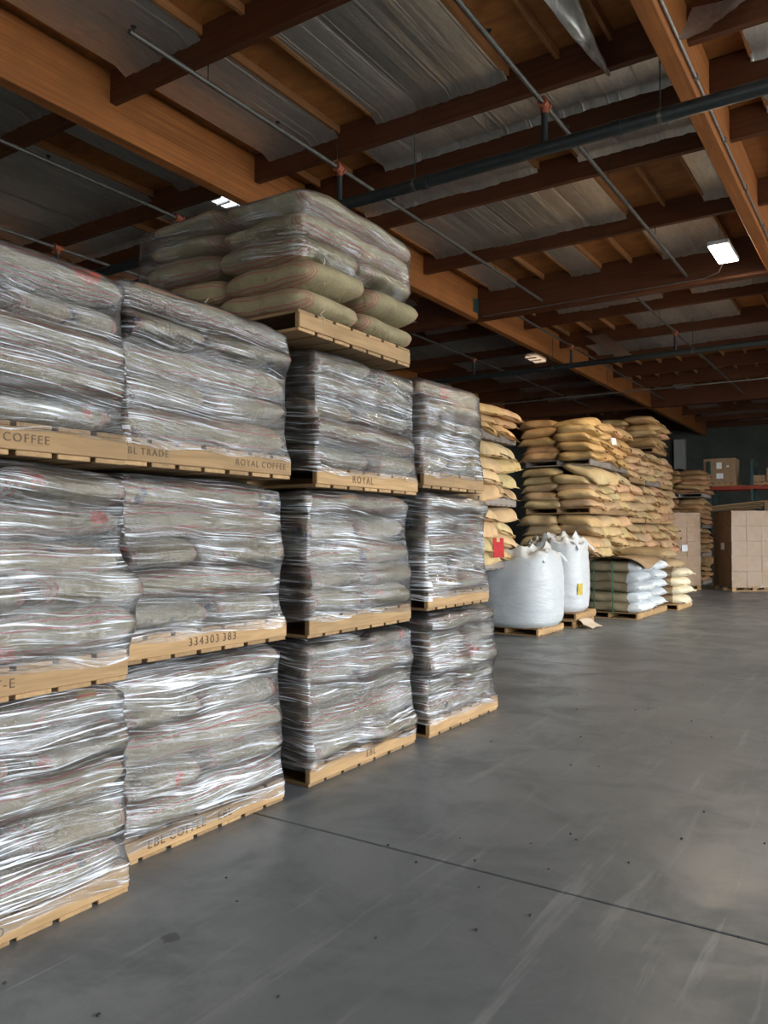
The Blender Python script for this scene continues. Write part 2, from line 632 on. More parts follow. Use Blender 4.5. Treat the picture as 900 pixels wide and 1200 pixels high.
for bi, lst in MID.items():
    for k0, k1 in lst:
        for k in range(k0, k1):
            lay(bi, k)
for bi in range(3, 16):                     # left of the big glulam
    for k in range(-16, -7):
        if (bi == 5 and k == -10) or (bi in (9, 10) and k in (-9, -12, -13)) or (bi == 6 and k in (-12,)):
            continue
        if bi > 11 and k < -13:
            continue
        lay(bi, k)
for bi in range(5, 13):                     # right of the near glulam
    for k in range(4, 8):
        if bi in (8,) or (bi == 9 and k < 6):
            continue
        lay(bi, k)
# joists and plywood sheets where the foil is missing
joist_me, ply_me = {}, {}
for bi in range(3, 18):
    y0, y1 = PY[bi] + .05, PY[bi + 1] - .05
    if PY[bi] in GIRD:
        y0 += .06
    if PY[bi + 1] in GIRD:
        y1 -= .06
    L = round(y1 - y0, 3)
    if L not in joist_me:
        joist_me[L] = MB().box(-.022, .022, -L / 2, L / 2, 0, .10).mesh('joist', M['joist'])
        ply_me[L] = MB().box(-W / 2 + .002, W / 2 - .002, -L / 2, L / 2, 0, .012).mesh('plywood_sheet', M['plywood'])
    for k in range(-13, 8):
        if k in (-7, 3):
            continue
        if (bi, k) in covered and (bi, k - 1) in covered:
            continue
        link('joist', joist_me[L], ceiling, (kx(k), (y0 + y1) / 2, ZD - .105))
        if (bi, k) not in covered:
            link('plywood_sheet', ply_me[L], ceiling, (kx(k) + W / 2, (y0 + y1) / 2, ZD + .002))

# torn foil hanging from the roof


def hanging_strip(name, top, mid, tip, w0, w1, label):
    rows = []
    n = 22
    for i in range(n + 1):
        t = i / n
        p = Vector(top) * (1 - t) ** 2 + Vector(mid) * 2 * t * (1 - t) + Vector(tip) * t * t
        w = w0 * (1 - t) + w1 * t
        row = []
        for j in range(7):
            u = j / 6 - .5
            cu = .10 * math.cos(u * 2.6) * (1 - .5 * t)
            row.append((p.x + u * w + .012 * noise.noise(Vector((t * 7, u * 5, 1))), p.y + cu + .03 * noise.noise(Vector((t * 5, u * 3, 7))),
                        p.z + .02 * noise.noise(Vector((t * 9, u * 6, 3)))))
        rows.append(row)
    mbx = MB().grid(rows)
    mbx.grid([[(a + .006, b, c + .006) for a, b, c in r_] for r_ in rows])
    o = mbx.build(name, M['foil'], ceiling, smooth=True)
    o['label'] = label


hanging_strip('torn_insulation', (-2.75, 7.2, 6.95), (-2.62, 7.7, 6.62), (-2.32, 7.55, 6.08), .34, .03, 'torn foil strip dangling from the roof')
hanging_strip('torn_insulation', (-6.75, 20.5, 6.9), (-6.2, 19.7, 6.5), (-5.6, 19.2, 5.95), .5, .4, 'crumpled foil flap hanging down')
hanging_strip('torn_insulation', (-1.35, 8.3, 6.95), (-1.45, 8.0, 6.60), (-1.62, 7.9, 6.42), .7, .25, 'loose foil corner sagging beside the glulam')

# skylights seen edge-on behind the beam
for sx, sy, lx, ly in ((-8.97, 9.07, .26, .8), (-9.2, 22.9, .35, 1.5)):
    sk = MB().box(-lx / 2, lx / 2, -ly / 2, ly / 2, 0, .03).build('skylight_panel', M['skylight' if sy < 15 else 'skylight_dim'], ceiling, (sx, sy, 6.90))
    for k in range(5):
        yy = -ly / 2 + ly * k / 4
        MB().box(-lx / 2, lx / 2, yy - .02, yy + .02, -.03, 0).build('skylight_bar', M['lamp_body'], sk)


# ------------------------------------------------------------------ pipes
def along_y_pipe(X, y0, y1, z, r, label, fits):
    e = empty('sprinkler_pipe', (X, y0, z))
    tag(e, label, 'pipe', 'sprinkler branch pipes')
    MB().tube([(0, 0, 0), (0, y1 - y0, 0)], r).build('pipe_run', M['pipe_grey'], e, smooth=True)
    for yy, kind in fits:
        if kind == 'tee':
            f = MB().tube([(0, yy - y0 - .07, 0), (0, yy - y0 + .07, 0)], r * 1.75).tube([(0, yy - y0, 0), (0, yy - y0, -.11)], r * 1.6)
            f.tube([(0, yy - y0 - .075, 0), (0, yy - y0 - .05, 0)], r * 2.2)
            f.tube([(0, yy - y0 + .05, 0), (0, yy - y0 + .075, 0)], r * 2.2).build('tee_fitting', M['fitting'], e, smooth=True)
            MB().tube([(0, yy - y0, -.1), (0, yy - y0, -.46)], r * 1.35).build('drop_pipe', M['pipe_dark'], e, smooth=True)
        elif kind == 'head':
            MB().tube([(0, yy - y0, 0), (0, yy - y0, .07)], .013, 8).tube([(0, yy - y0, .07), (0, yy - y0, .075)], .03, 8).build('sprinkler_head', M['pipe_dark'], e)
        elif kind == 'rod':
            MB().tube([(0, yy - y0, r), (0, yy - y0, ZP - z + .15)], .006, 6).build('hanger_rod', M['pipe_dark'], e)


along_y_pipe(-3.33, 3.6, 15.6, 6.50, .028, 'grey sprinkler pipe running over the aisle, second from the near glulam', [(8.45, 'tee'), (7.0, 'head'), (9.2, 'head'), (11.8, 'head'), (6.05, 'rod'), (10.8, 'rod'), (13.3, 'rod')])
along_y_pipe(-6.22, 5.0, 15.6, 6.50, .028, 'grey sprinkler pipe just beside the big orange glulam', [(8.45, 'tee'), (7.2, 'head'), (9.8, 'head'), (6.05, 'rod'), (8.4, 'rod'), (13.3, 'rod'), (5.05, 'head')])
along_y_pipe(-9.3, 3.4, 15.6, 6.50, .028, 'grey sprinkler pipe left of the big orange glulam', [(8.45, 'tee'), (6.2, 'head'), (10.9, 'rod')])
along_y_pipe(-12.0, 3.4, 15.6, 6.50, .028, 'grey sprinkler pipe above the nearest wrapped stack', [(8.2, 'tee'), (6.0, 'rod')])
along_y_pipe(-4.5, 15.9, 29.9, 6.50, .026, 'far sprinkler pipe running beyond the girder', [(19.78, 'tee'), (18.3, 'rod'), (23, 'head')])
along_y_pipe(-7.1, 15.9, 29.9, 6.50, .026, 'far sprinkler pipe over the golden sacks', [(19.78, 'tee'), (23, 'head')])
along_y_pipe(-9.9, 15.9, 29.9, 6.50, .026, 'far sprinkler pipe left of the far glulam', [(19.78, 'tee'), (23, 'head')])


def main_pipe(x0, x1, Y, z, r, label, rods):
    e = empty('sprinkler_main', (x0, Y, z))
    tag(e, label, 'pipe', 'sprinkler mains')
    MB().tube([(0, 0, 0), (x1 - x0, 0, 0)], r, 16).build('pipe_run', M['pipe_dark'], e, smooth=True)
    for rx in rods:
        MB().tube([(rx - x0, 0, r), (rx - x0, 0, ZP - z + .1)], .007, 6).build('hanger_rod', M['pipe_dark'], e)
        MB().tube([(rx - x0 - .02, 0, 0), (rx - x0 + .02, 0, 0)], r * 1.1, 16).build('pipe_clamp', M['pipe_grey'], e, smooth=True)
    for k in range(1, int((x1 - x0) / 2.4)):
        MB().tube([(k * 2.4 - .05, 0, 0), (k * 2.4 + .05, 0, 0)], r * 1.13, 16).build('coupling', M['pipe_dark'], e, smooth=True)


main_pipe(-12.1, 4.0, 8.45, 5.99, .075, 'thick black sprinkler main crossing under the roof near the top sacks', [-5.05, -2.05, -7.9])
main_pipe(-12.0, 4.0, 19.78, 5.99, .07, 'black sprinkler main crossing beyond the deep girder', [-4.1, -7.6])
c = empty('electrical_conduit', (-12, 24.4, 6.0))
tag(c, 'thin pale conduit hung across the far bay', 'conduit')
MB().tube([(0, 0, 0), (16, 0, 0)], .022).build('pipe_run', M['conduit'], c, smooth=True)
for rx in (1.5, 4.4, 8, 12):
    MB().tube([(rx, 0, 0), (rx, 0, .75)], .006, 6).build('hanger_rod', M['pipe_dark'], c)
c = empty('electrical_conduit', (-1.75, 5.0, 6.5))
tag(c, 'galvanised conduit strapped along the near glulam', 'conduit')
MB().tube([(0, 0, -.06), (0, 9.4, -.06)], .017).tube([(0, 9.4, -.06), (.02, 9.8, -.06), (.03, 9.9, -.1), (.03, 9.9, -.36)], .017).build('pipe_run', M['conduit'], c, smooth=True)
for k in range(6):
    MB().box(-.03, .03, k * 1.6 + .5, k * 1.6 + .54, -.085, -.03).build('conduit_strap', M['conduit'], c)

# ------------------------------------------------------------------ lamp
lamp = empty('high_bay_light', (-2.48, 14.45, 6.42))
tag(lamp, 'lit white rectangular high bay light hung below the roof', 'lamp')
MB().box(-.17, .17, -.52, .52, .0, .07).build('lamp_housing', M['lamp_body'], lamp, bevel=.01)
for s in (-1, 1):
    MB().box(-.155 + (.16 if s > 0 else 0), -.155 + (.16 if s > 0 else 0) + .15, -.49, .49, -.012, 0).build('lens', M['lamp_lens'], lamp)
MB().box(-.05, .05, -.1, .1, .07, .16).build('driver_box', M['pipe_grey'], lamp)
for s in (-1, 1):
    MB().tube([(0, s * .4, .07), (0, s * .4, .45)], .004, 6).build('hanger_wire', M['conduit'], lamp)
la = bpy.data.lights.new('lamp_glow', 'AREA')
la.shape = 'RECTANGLE'
la.size, la.size_y = .32, 1.0
la.energy = 80
la.color = (1.0, .80, .55)
lo = bpy.data.objects.new('lamp_glow', la)
lo.parent = lamp
lo.location = (0, 0, -.03)
col.objects.link(lo)
cb = MB().tube([(-2.52, 14.9, 6.50), (-2.7, 15.25, 6.36), (-2.95, 15.60, 6.42), (-3.0, 15.62, 6.40), (-7.6, 15.62, 6.38)], .011, 6).build('lamp_cable', M['conduit'], smooth=True)
tag(cb, 'pale cable running from the lit lamp along the deep girder', 'cable')


# ------------------------------------------------------------------ pallets
ORD = ['bottom', 'second', 'third', 'fourth', 'fifth']
pallet_cache = {}


def make_pallet(xf, y0, y1, z, depth, label, mat='pallet', fine=True, text=(), rz=0.0, group=None, h=.135, pivot=None):
    """stringer pallet: long boards along Y face the aisle (+X)"""
    L = y1 - y0
    key = (round(L, 2), round(depth, 2), mat, fine, h)
    if key not in pallet_cache:
        mx = M['pallet_x'] if mat == 'pallet' else M[mat]
        d = {}
        d['stringer'] = box_mesh('stringer', .04, L, h - .042, M[mat], .004)
        n = 7
        bw = (L - .028 * (n - 1)) / n
        d['n'], d['bw'] = n, bw
        d['deck'] = box_mesh('deck_board', depth, bw, .02, mx, .003)
        d['bot'] = box_mesh('bottom_board', depth, bw, .022, mx, .003)
        if not fine:
            a, b = MB(), MB()
            for i in range(n):
                c0 = -L / 2 + bw / 2 + i * (bw + .028)
                a.box(-depth / 2, depth / 2, c0 - bw / 2, c0 + bw / 2, 0, .02)
                b.box(-depth / 2, depth / 2, c0 - bw / 2, c0 + bw / 2, 0, .022)
            d['deck'], d['bot'] = a.mesh('deck', mx), b.mesh('bottom_boards', mx)
        pallet_cache[key] = d
    d = pallet_cache[key]
    p = empty('pallet', (xf - depth / 2, (y0 + y1) / 2, z), rz)
    tag(p, label, 'pallet', group)
    front = None
    for k in range(3):
        s = link('stringer', d['stringer'], p, ((depth / 2 - .02) * (1 - k), 0, .022))
        front = front or s
    if fine:
        for i in range(d['n']):
            c0 = -L / 2 + d['bw'] / 2 + i * (d['bw'] + .028)
            link('deck_board', d['deck'], p, (-.004 + rnd.uniform(-.006, .0), c0, h - .02))
            link('bottom_board', d['bot'], p, (-.008 + rnd.uniform(-.006, .002), c0, 0))
    else:
        link('deck', d['deck'], p, (0, 0, h - .02))['kind'] = 'stuff'
        link('bottom_boards', d['bot'], p, (-.005, 0, 0))['kind'] = 'stuff'
    for txt, yy, size in text:
        for word in txt.split():
            cu = bpy.data.curves.new('stencil_lettering', 'FONT')
            cu.body = word
            cu.size = size
            cu.extrude = .0006
            cu.align_x = 'LEFT'
            cu.align_y = 'CENTER'
            cu.space_character = 1.25
            cu.resolution_u = 3
            cu.materials.append(M['ink'])
            tmp = bpy.data.objects.new('stencil_lettering', cu)
            me = bpy.data.meshes.new_from_object(tmp)
            bpy.data.objects.remove(tmp)
            bpy.data.curves.remove(cu)
            o = bpy.data.objects.new('stencil_lettering', me)
            o.parent = front
            o.location = (.0215, yy - (y0 + y1) / 2, (h - .042) / 2)
            o.rotation_euler = (R(90), 0, R(90))
            col.objects.link(o)
            o['label'] = 'dark stencilled lettering'
            yy += max(v.co.x for v in me.vertices) + size * .45
    return p


# ------------------------------------------------------------------ sacks
def sack_mesh(name, L, Wd, H, seed, mat, nu=18, nv=14, ear=.02, lump=.03, flap=0.0, droop=0.0):
    verts, faces, uvs = [], [], []
    sv = Vector((seed * 3.1, seed * 1.7, seed * .9))
    idx = {}

    def pt(i, j, side):
        s = math.sin(math.pi / 2 * (2 * i / nu - 1))
        t = math.sin(math.pi / 2 * (2 * j / nv - 1))
        x = L / 2 * s * (1 + ear * (abs(t) ** 7) - .025 * (1 - t * t))
        y = Wd / 2 * t * (1 + ear * (abs(s) ** 9) - .05 * (1 - abs(s) ** 3) * 0 - .06 * abs(s) ** 6 * (1 - abs(t) ** 6))
        kc = .06 * (abs(s) * abs(t)) ** 5
        x -= math.copysign(kc, s)
        y -= math.copysign(kc, t)
        rho = H * .72
        ds, dt = min(L / 2 * (1 - abs(s)) / (rho * 1.75), 1), min(Wd / 2 * (1 - abs(t)) / rho, 1)
        h = H / 2 * max(0, 1 - (1 - ds) ** 2) ** .46 * max(0, 1 - (1 - dt) ** 2) ** .46
        h *= .93 + .10 * (1 - s * s) * (1 - t * t)
        n1 = noise.noise(Vector((x * 3.2, y * 3.2, side * .6)) + sv)
        n2 = noise.noise(Vector((x * 9, y * 9, side * .6)) + sv)
        z = side * h * (1 + .16 * n1 + .08 * n2)
        edge = max(abs(s), abs(t)) ** 6
        z += edge * .022 * noise.noise(Vector((x * 5, y * 5, 3)) + sv) - .012 * edge
        if s > .5:
            z -= droop * ((s - .5) / .5) ** 2
        x += lump * noise.noise(Vector((y * 4, side * .3, 5)) + sv) * abs(s)
        y += lump * noise.noise(Vector((x * 3, side * .3, 9)) + sv) * abs(t)
        return (x, y, z), (s, t)

    for side in (1, -1):
        for i in range(nu + 1):
            for j in range(nv + 1):
                rim = i in (0, nu) or j in (0, nv)
                k = (i, j, 0 if rim else side)
                if k in idx:
                    continue
                p, u = pt(i, j, side)
                idx[k] = len(verts)
                verts.append(p)
                uvs.append(u)

    def g(i, j, side):
        return idx[(i, j, 0 if (i in (0, nu) or j in (0, nv)) else side)]
    for side in (1, -1):
        for i in range(nu):
            for j in range(nv):
                q = (g(i, j, side), g(i + 1, j, side), g(i + 1, j + 1, side), g(i, j + 1, side))
                faces.append(q if side > 0 else q[::-1])
    if flap:                                  # sewn mouth of the sack: a creased lip with two ears
        prev = [g(nu, j, 1) for j in range(nv + 1)]
        for q in (1, 2):
            cur = []
            for j in range(nv + 1):
                x, y, z = verts[prev[j]]
                tj = abs(2 * j / nv - 1)
                dx = flap * .5 * (1 + .8 * tj ** 4 + .6 * noise.noise(Vector((y * 6, q, 2)) + sv))
                cur.append(len(verts))
                verts.append((x + dx, y * (1 + .03 * q * tj), z - dx * (.25 + .5 * noise.noise(Vector((y * 7, q * .4, 8)) + sv)) * q))
                uvs.append((1.0, 0.0))
            for j in range(nv):
                faces.append((prev[j], cur[j], cur[j + 1], prev[j + 1]))
            prev = cur
    me = bpy.data.meshes.new(name)
    me.from_pydata(verts, [], faces)
    uvl = me.uv_layers.new(name='UVMap')
    li = np.zeros(len(me.loops), dtype=np.int32)
    me.loops.foreach_get('vertex_index', li)
    uvl.data.foreach_set('uv', np.array(uvs, dtype=np.float32)[li].ravel())
    me.polygons.foreach_set('use_smooth', [True] * len(faces))
    me.materials.append(mat)
    return me



SA = [sack_mesh('jute_sack', 1.30, .67, .190, 11 + i, M['jute'], 22, 14) for i in range(3)]
SB = [sack_mesh('jute_sack', 1.34, .66, .190, 21 + i, M['jute'], 24, 14) for i in range(3)]
SC = [sack_mesh('jute_sack', .80, .68, .195, 31 + i, M['jute_plain'], 18, 14, .03) for i in range(4)]
SD = [sack_mesh('jute_sack', 1.34, .68, .190, 91 + i, M['jute_plain'], 24, 14) for i in range(3)]
SF = [sack_mesh('burlap_sack', .90, .76, .215, 41 + i, M['jute_small'], 16, 14, .0, .07, .04, .06) for i in range(6)]

ALL_SACK = []


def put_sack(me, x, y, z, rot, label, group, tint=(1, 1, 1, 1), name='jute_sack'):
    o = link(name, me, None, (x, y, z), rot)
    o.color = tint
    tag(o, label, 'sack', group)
    return o


def film_over(sacks, xf, depth, y0, y1, zb, zt, label, color, zpal, jag=.035):
    """a skin pulled tight round the sacks: rays from outside find the sacks, then the skin is stretched over the gaps"""
    V, F = [], []
    for o in sacks:
        mtx = Matrix.LocRotScale(o.location, o.rotation_euler, o.scale)
        b = len(V)
        V += [mtx @ v.co for v in o.data.vertices]
        F += [[b + k for k in p.vertices] for p in o.data.polygons]
    bvh = BVHTree.FromPolygons(V, F)
    ex = .30
    cx, cy = xf - depth / 2, (y0 + y1) / 2
    hx, hy, rc = depth / 2 + ex, (y1 - y0) / 2 + ex, .34
    path = []
    # front side densest: walk the rounded rectangle
    segs = [((hx, -hy + rc), (hx, hy - rc), (1, 0)), ((hx - rc, hy), (-hx + rc, hy), (0, 1)),
            ((-hx, hy - rc), (-hx, -hy + rc), (-1, 0)), ((-hx + rc, -hy), (hx - rc, -hy), (0, -1))]
    for (a, b, n), dens in zip(segs, (40, 20, 14, 20)):
        for i in range(dens):
            t = i / dens
            path.append((a[0] + (b[0] - a[0]) * t, a[1] + (b[1] - a[1]) * t, n[0], n[1]))
        ccx, ccy = (b[0] - n[0] * rc, b[1] - n[1] * rc)
        a0 = math.atan2(n[1], n[0])
        for i in range(6):
            an = a0 + math.pi / 2 * i / 6
            path.append((ccx + rc * math.cos(an), ccy + rc * math.sin(an), math.cos(an), math.sin(an)))
    n = len(path)
    nz = max(8, int((zt - zb) / .024))
    zs = [zb + (zt - zb) * i / nz for i in range(nz + 1)]
    obst = np.full((nz + 1, n), -(ex + .05))
    for i, z in enumerate(zs):
        if z < zpal:
            obst[i, :] = -(ex - .012)
    for i, z in enumerate(zs):
        for j, (px, py, nx, ny) in enumerate(path):
            hit = bvh.ray_cast(Vector((cx + px, cy + py, z)), Vector((-nx, -ny, 0)), .9)
            if hit[0] is not None:
                obst[i, j] = max(obst[i, j], -hit[3])
    p = obst.copy()
    for it in range(26):
        h = (np.roll(p, 1, 1) + np.roll(p, -1, 1)) / 2
        v = p.copy()
        v[1:-1] = (p[2:] + p[:-2]) / 2
        p = np.maximum(obst, .68 * h + .32 * v)
    for it in range(2):
        p = np.maximum(p, .5 * p + .25 * (np.roll(p, 1, 1) + np.roll(p, -1, 1)))
    p += .007
    # arc length for uv
    mid = p[nz // 2]
    pos = np.array([(cx + a + c_ * q, cy + b + d * q) for (a, b, c_, d), q in zip(path, mid)])
    seg = np.linalg.norm(np.roll(pos, -1, 0) - pos, axis=1)
    ul = np.concatenate([[0], np.cumsum(seg)])
    verts, uv = [], []
    for i, z in enumerate(zs):
        for j in range(n + 1):
            a, b, c_, d = path[j % n]
            q = p[i, j % n]
            zz = z
            if i == 0:
                zz -= jag * (.5 + noise.noise(Vector((ul[j] * 3, zb * 7, 1))))
            if i == nz:
                pass
            verts.append((cx + a + c_ * q, cy + b + d * q, zz))
            uv.append((ul[j], z - zb))
    faces = []
    m = n + 1
    for i in range(nz):
        for j in range(n):
            a = i * m + j
            faces.append((a, a + 1, a + m + 1, a + m))
    # cap: rings drawn in over the top
    last = nz * m
    vv = zt - zb
    for s in (.93, .82, .66, .45, .2, .0):
        vv += .07
        base = len(verts)
        ring = []
        for j in range(n + 1):
            x0, y0_, _ = verts[nz * m + j]
            X, Y = cx + (x0 - cx) * s, cy + (y0_ - cy) * s
            hit = bvh.ray_cast(Vector((X, Y, zt + .6)), Vector((0, 0, -1)), 1.0)
            ring.append([X, Y, (hit[0].z if hit[0] is not None else zt - .02)])
        zr = np.array([r_[2] for r_ in ring])
        for it in range(4):
            zr = np.maximum(zr, (np.roll(zr, 1) + np.roll(zr, -1)) / 2)
        for j, r_ in enumerate(ring):
            verts.append((r_[0], r_[1], zr[j] + .006))
            uv.append((ul[j], vv))
        for j in range(n):
            faces.append((last + j, last + j + 1, base + j + 1, base + j))
        last = base
    me = bpy.data.meshes.new('stretch_film')
    me.from_pydata(verts, [], faces)
    uvl = me.uv_layers.new(name='UVMap')
    li = np.zeros(len(me.loops), dtype=np.int32)
    me.loops.foreach_get('vertex_index', li)
    uvl.data.foreach_set('uv', np.array(uv, dtype=np.float32)[li].ravel())
    me.polygons.foreach_set('use_smooth', [True] * len(faces))
    me.materials.append(M['film'])
    o = link('stretch_film', me)
    o.color = color
    tag(o, label, 'film', 'stretch film round the wrapped loads')
    return o


LAY = ['lowest', 'second', 'third', 'fourth', 'fifth']
STACK = ['nearest', 'second', 'third', 'fourth']
TIER = ['floor-level', 'middle', 'upper', 'topmost']
PH = .135


def wrapped_load(ci, ti, xf, y0, y1, z, ztop, pattern, seed, color, film=True, depth=1.25, text=(), bulge=(), tint=(1, 1, 1, 1), film_zb=None):
    r = random.Random(seed)
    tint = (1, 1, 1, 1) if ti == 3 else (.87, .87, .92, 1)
    where = f'{TIER[ti]} load of the {STACK[ci]} wrapped stack'
    lab = f'wooden pallet under the {where}'
    if text:
        lab = f'stencilled wooden pallet under the {where}'
    make_pallet(xf, y0, y1, z, depth, lab, text=text, group='pallets of the wrapped stacks', h=PH)
    zb = z + PH
    n = len(pattern)
    hs_ = [r.uniform(.84, 1.16) for _ in range(n)]
    hs_ = [(ztop - zb) * q / sum(hs_) for q in hs_]
    cy, hl = (y0 + y1) / 2, (y1 - y0)
    out = []
    zrun = zb
    for li, ty in enumerate(pattern):
        pitch = hs_[li]
        zc = zrun + pitch * .5 + .003
        zrun += pitch
        sz = pitch / .168
        fr_ = r.uniform(.42, .58)
        oy = dict(bulge).get(li, 0)
        ox = r.uniform(-.05, .035)
        layname = LAY[li] if n <= 5 else LAY[min(li, 4)]
        if ty == 'A':
            for k, side in enumerate((-1, 1)):
                me = SA[r.randrange(3)]
                o = put_sack(me, xf - depth / 2 + .0 + ox + r.uniform(-.03, .03), (y0 + hl * fr_ / 2 if side < 0 else y1 - hl * (1 - fr_) / 2) + oy, zc,
                             (r.uniform(-.05, .05), r.uniform(-.02, .02), math.pi * r.randrange(2) + r.uniform(-.05, .05)),
                             f'{"near" if side < 0 else "far"} khaki sack, {layname} layer, {where}', 'khaki sacks in the wrapped stacks', tint)
                o.scale = (depth / 1.25, hl / .655 * (fr_ if side < 0 else 1 - fr_), sz)
                out.append(o)
        elif ty == 'B':
            me = SB[r.randrange(3)]
            o = put_sack(me, xf - .30 + ox, cy + oy + r.uniform(-.02, .02), zc, (r.uniform(-.06, .06), r.uniform(-.03, .03), R(90) + math.pi * r.randrange(2) + r.uniform(-.04, .04)),
                         f'long khaki sack, {layname} layer, {where}', 'khaki sacks in the wrapped stacks', tint)
            o.scale = (hl / 1.30, 1, sz)
            out.append(o)
        elif ty == 'D':          # two deep, lying along the front (seen from the end too)
            for k, dx in enumerate((0, -.70)):
                me = SD[r.randrange(3)]
                o = put_sack(me, xf - .30 + ox + dx, cy + oy + r.uniform(-.02, .02), zc + r.uniform(-.006, .006), (r.uniform(-.03, .03), r.uniform(-.02, .02), R(90) + r.uniform(-.03, .03)),
                             f'{"front" if k == 0 else "rear"} khaki sack, {layname} layer, {where}', 'khaki sacks in the wrapped stacks', tint)
                o.scale = (hl / 1.28, 1.12, sz)
                out.append(o)
        elif ty == 'C':          # four sacks, two by two
            for side in (-1, 1):
                for k, dx in enumerate((0, -.70)):
                    me = SC[r.randrange(4)]
                    o = put_sack(me, xf - .33 + ox + dx + r.uniform(-.03, .03), cy + oy + side * hl * .262, zc + r.uniform(-.006, .006),
                                 (r.uniform(-.05, .05), r.uniform(-.05, .05), math.pi * r.randrange(2) + r.uniform(-.05, .05)),
                                 f'{"near" if side < 0 else "far"} {"front" if k == 0 else "rear"} khaki sack, {layname} layer, {where}', 'khaki sacks in the wrapped stacks', tint)
                    o.scale = (1.0, hl / 1.28, sz)
                    out.append(o)
    if film:
        fs = out if film_zb is None else [o for o in out if o.location.z > film_zb - .02]
        film_over(fs, xf, depth, y0, y1, zb - (.055 if z < .5 and ci in (0, 1) else .022) if film_zb is None else film_zb, ztop - .045, f'clear stretch film round the {where}', color, zb - .005)
    return out


# (stack, tier, front x, y0, y1, pallet z, top z, layers, seed, film(angle, milk, gloss))
K = (.95, .97, 1.0, 1)
wrapped_load(0, 0, -2.93, 1.12, 2.40, 0.0, .93, 'BABAB', 1, (0.592, 0.80, .5, 1), text=[('RO', 1.73, .05)])
wrapped_load(0, 1, -2.90, 1.08, 2.36, .955, 1.885, 'BABBA', 2, (0.570, 0.74, .5, 1), bulge={0: .10, 1: .12}, text=[('FT-E', 1.70, .052)])
wrapped_load(0, 2, -2.92, 1.08, 2.36, 1.915, 2.77, 'ABBAB', 3, (0.547, 0.62, .5, 1), text=[('COFFEE', 1.765, .05)])
wrapped_load(1, 0, -3.14, 2.48, 3.72, 0.0, .94, 'BABAB', 4, (0.602, 0.92, .55, 1), text=[('EBL COFFEE', 2.68, .062), ('EBL', 3.16, .06)])
wrapped_load(1, 1, -3.12, 2.48, 3.71, .97, 1.905, 'ABABB', 5, (0.577, 0.70, .5, 1), text=[('334303 383', 2.92, .062)])
wrapped_load(1, 2, -3.08, 2.46, 3.70, 1.935, 2.84, 'BABAB', 6, (0.537, 0.50, .5, 1), text=[('EBL TRADE', 2.46, .048), ('ROYAL COFFEE', 3.22, .052)])
wrapped_load(2, 0, -3.16, 3.99, 5.30, 0.0, .915, 'ABABA', 8, (0.597, 0.66, .55, 1), text=[('EBL', 4.62, .066)])
wrapped_load(2, 1, -3.16, 3.98, 5.23, .94, 1.88, 'AABAB', 9, (0.575, 0.62, .55, 1))
wrapped_load(2, 2, -3.14, 4.03, 5.30, 1.91, 2.84, 'ABABA', 10, (0.547, 0.58, .55, 1), text=[('ROYAL', 4.42, .07)])
wrapped_load(2, 3, -3.10, 3.80, 5.12, 2.87, 3.80, 'CCCDD', 12, (0.542, 0.30, .34, 1), depth=1.55, film_zb=3.36)
wrapped_load(3, 0, -3.13, 5.46, 6.72, 0.0, .965, 'BABAB', 13, (0.587, 0.66, .55, 1))
wrapped_load(3, 1, -3.13, 5.44, 6.54, 1.0, 1.94, 'BABAB', 14, (0.575, 0.80, .55, 1))
wrapped_load(3, 2, -3.12, 5.36, 6.42, 1.97, 2.87, 'ABABB', 15, (0.532, 0.75, .55, 1))


# ------------------------------------------------------------------ golden burlap stacks
def burlap_load(xf, y0, y1, z, ztop, where, seed, tint, rear=False, layers=5, matp='pallet', sag=False, pallet=True, depth=1.45, grp='golden sacks in the far stacks', skip=()):
    r = random.Random(seed)
    if pallet:
        make_pallet(xf - .02, y0 + .04, y1 - .04, z, depth, f'pallet under the {where}', matp, fine=False, group='pallets of the far stacks', h=.13)
    zb = z + .13
    pitch = (ztop - zb) / layers
    hl = y1 - y0
    cols = ['near', 'far']
    for li in range(layers):
        off = r.uniform(-.08, .08)
        for k in range(2):
            if (li, k) in skip:
                continue
            y = y0 + hl * (.26 + .48 * k) + off + r.uniform(-.05, .05)
            rx, ry = r.uniform(-.19, .19), r.uniform(-.06, .10)
            dx = r.uniform(-.06, .07)
            if sag and li == layers - 1:
                ry, dx = .42, .22
            tn = [c_ * r.uniform(.92, 1.08) for c_ in tint[:3]] + [1]
            o = put_sack(SF[r.randrange(6)], xf - .40 + dx, y, zb + pitch * (li + .5), (rx, ry, math.pi * r.randrange(2) * 0 + r.uniform(-.14, .14)),
                         f'{cols[k]} front {grp.split()[0]} sack, {LAY[li]} layer, {where}', grp, tn, 'burlap_sack')
            o.scale = (1, hl / 1.45 * r.uniform(1.0, 1.12), pitch / .180)
        if rear:
            tn = [c_ * r.uniform(.92, 1.08) for c_ in tint[:3]] + [1]
            o = put_sack(SF[r.randrange(6)], xf - 1.16 + r.uniform(-.05, .05), y0 + hl * .26 + r.uniform(-.04, .04), zb + pitch * (li + .5), (r.uniform(-.06, .06), r.uniform(-.06, .06), math.pi + r.uniform(-.08, .08)),
                         f'near rear {grp.split()[0]} sack, {LAY[li]} layer, {where}', grp, tn, 'burlap_sack')
            o.scale = (1, hl / 1.45, pitch / .185)


GOLD = (1, 1, 1, 1)
XF = -5.42
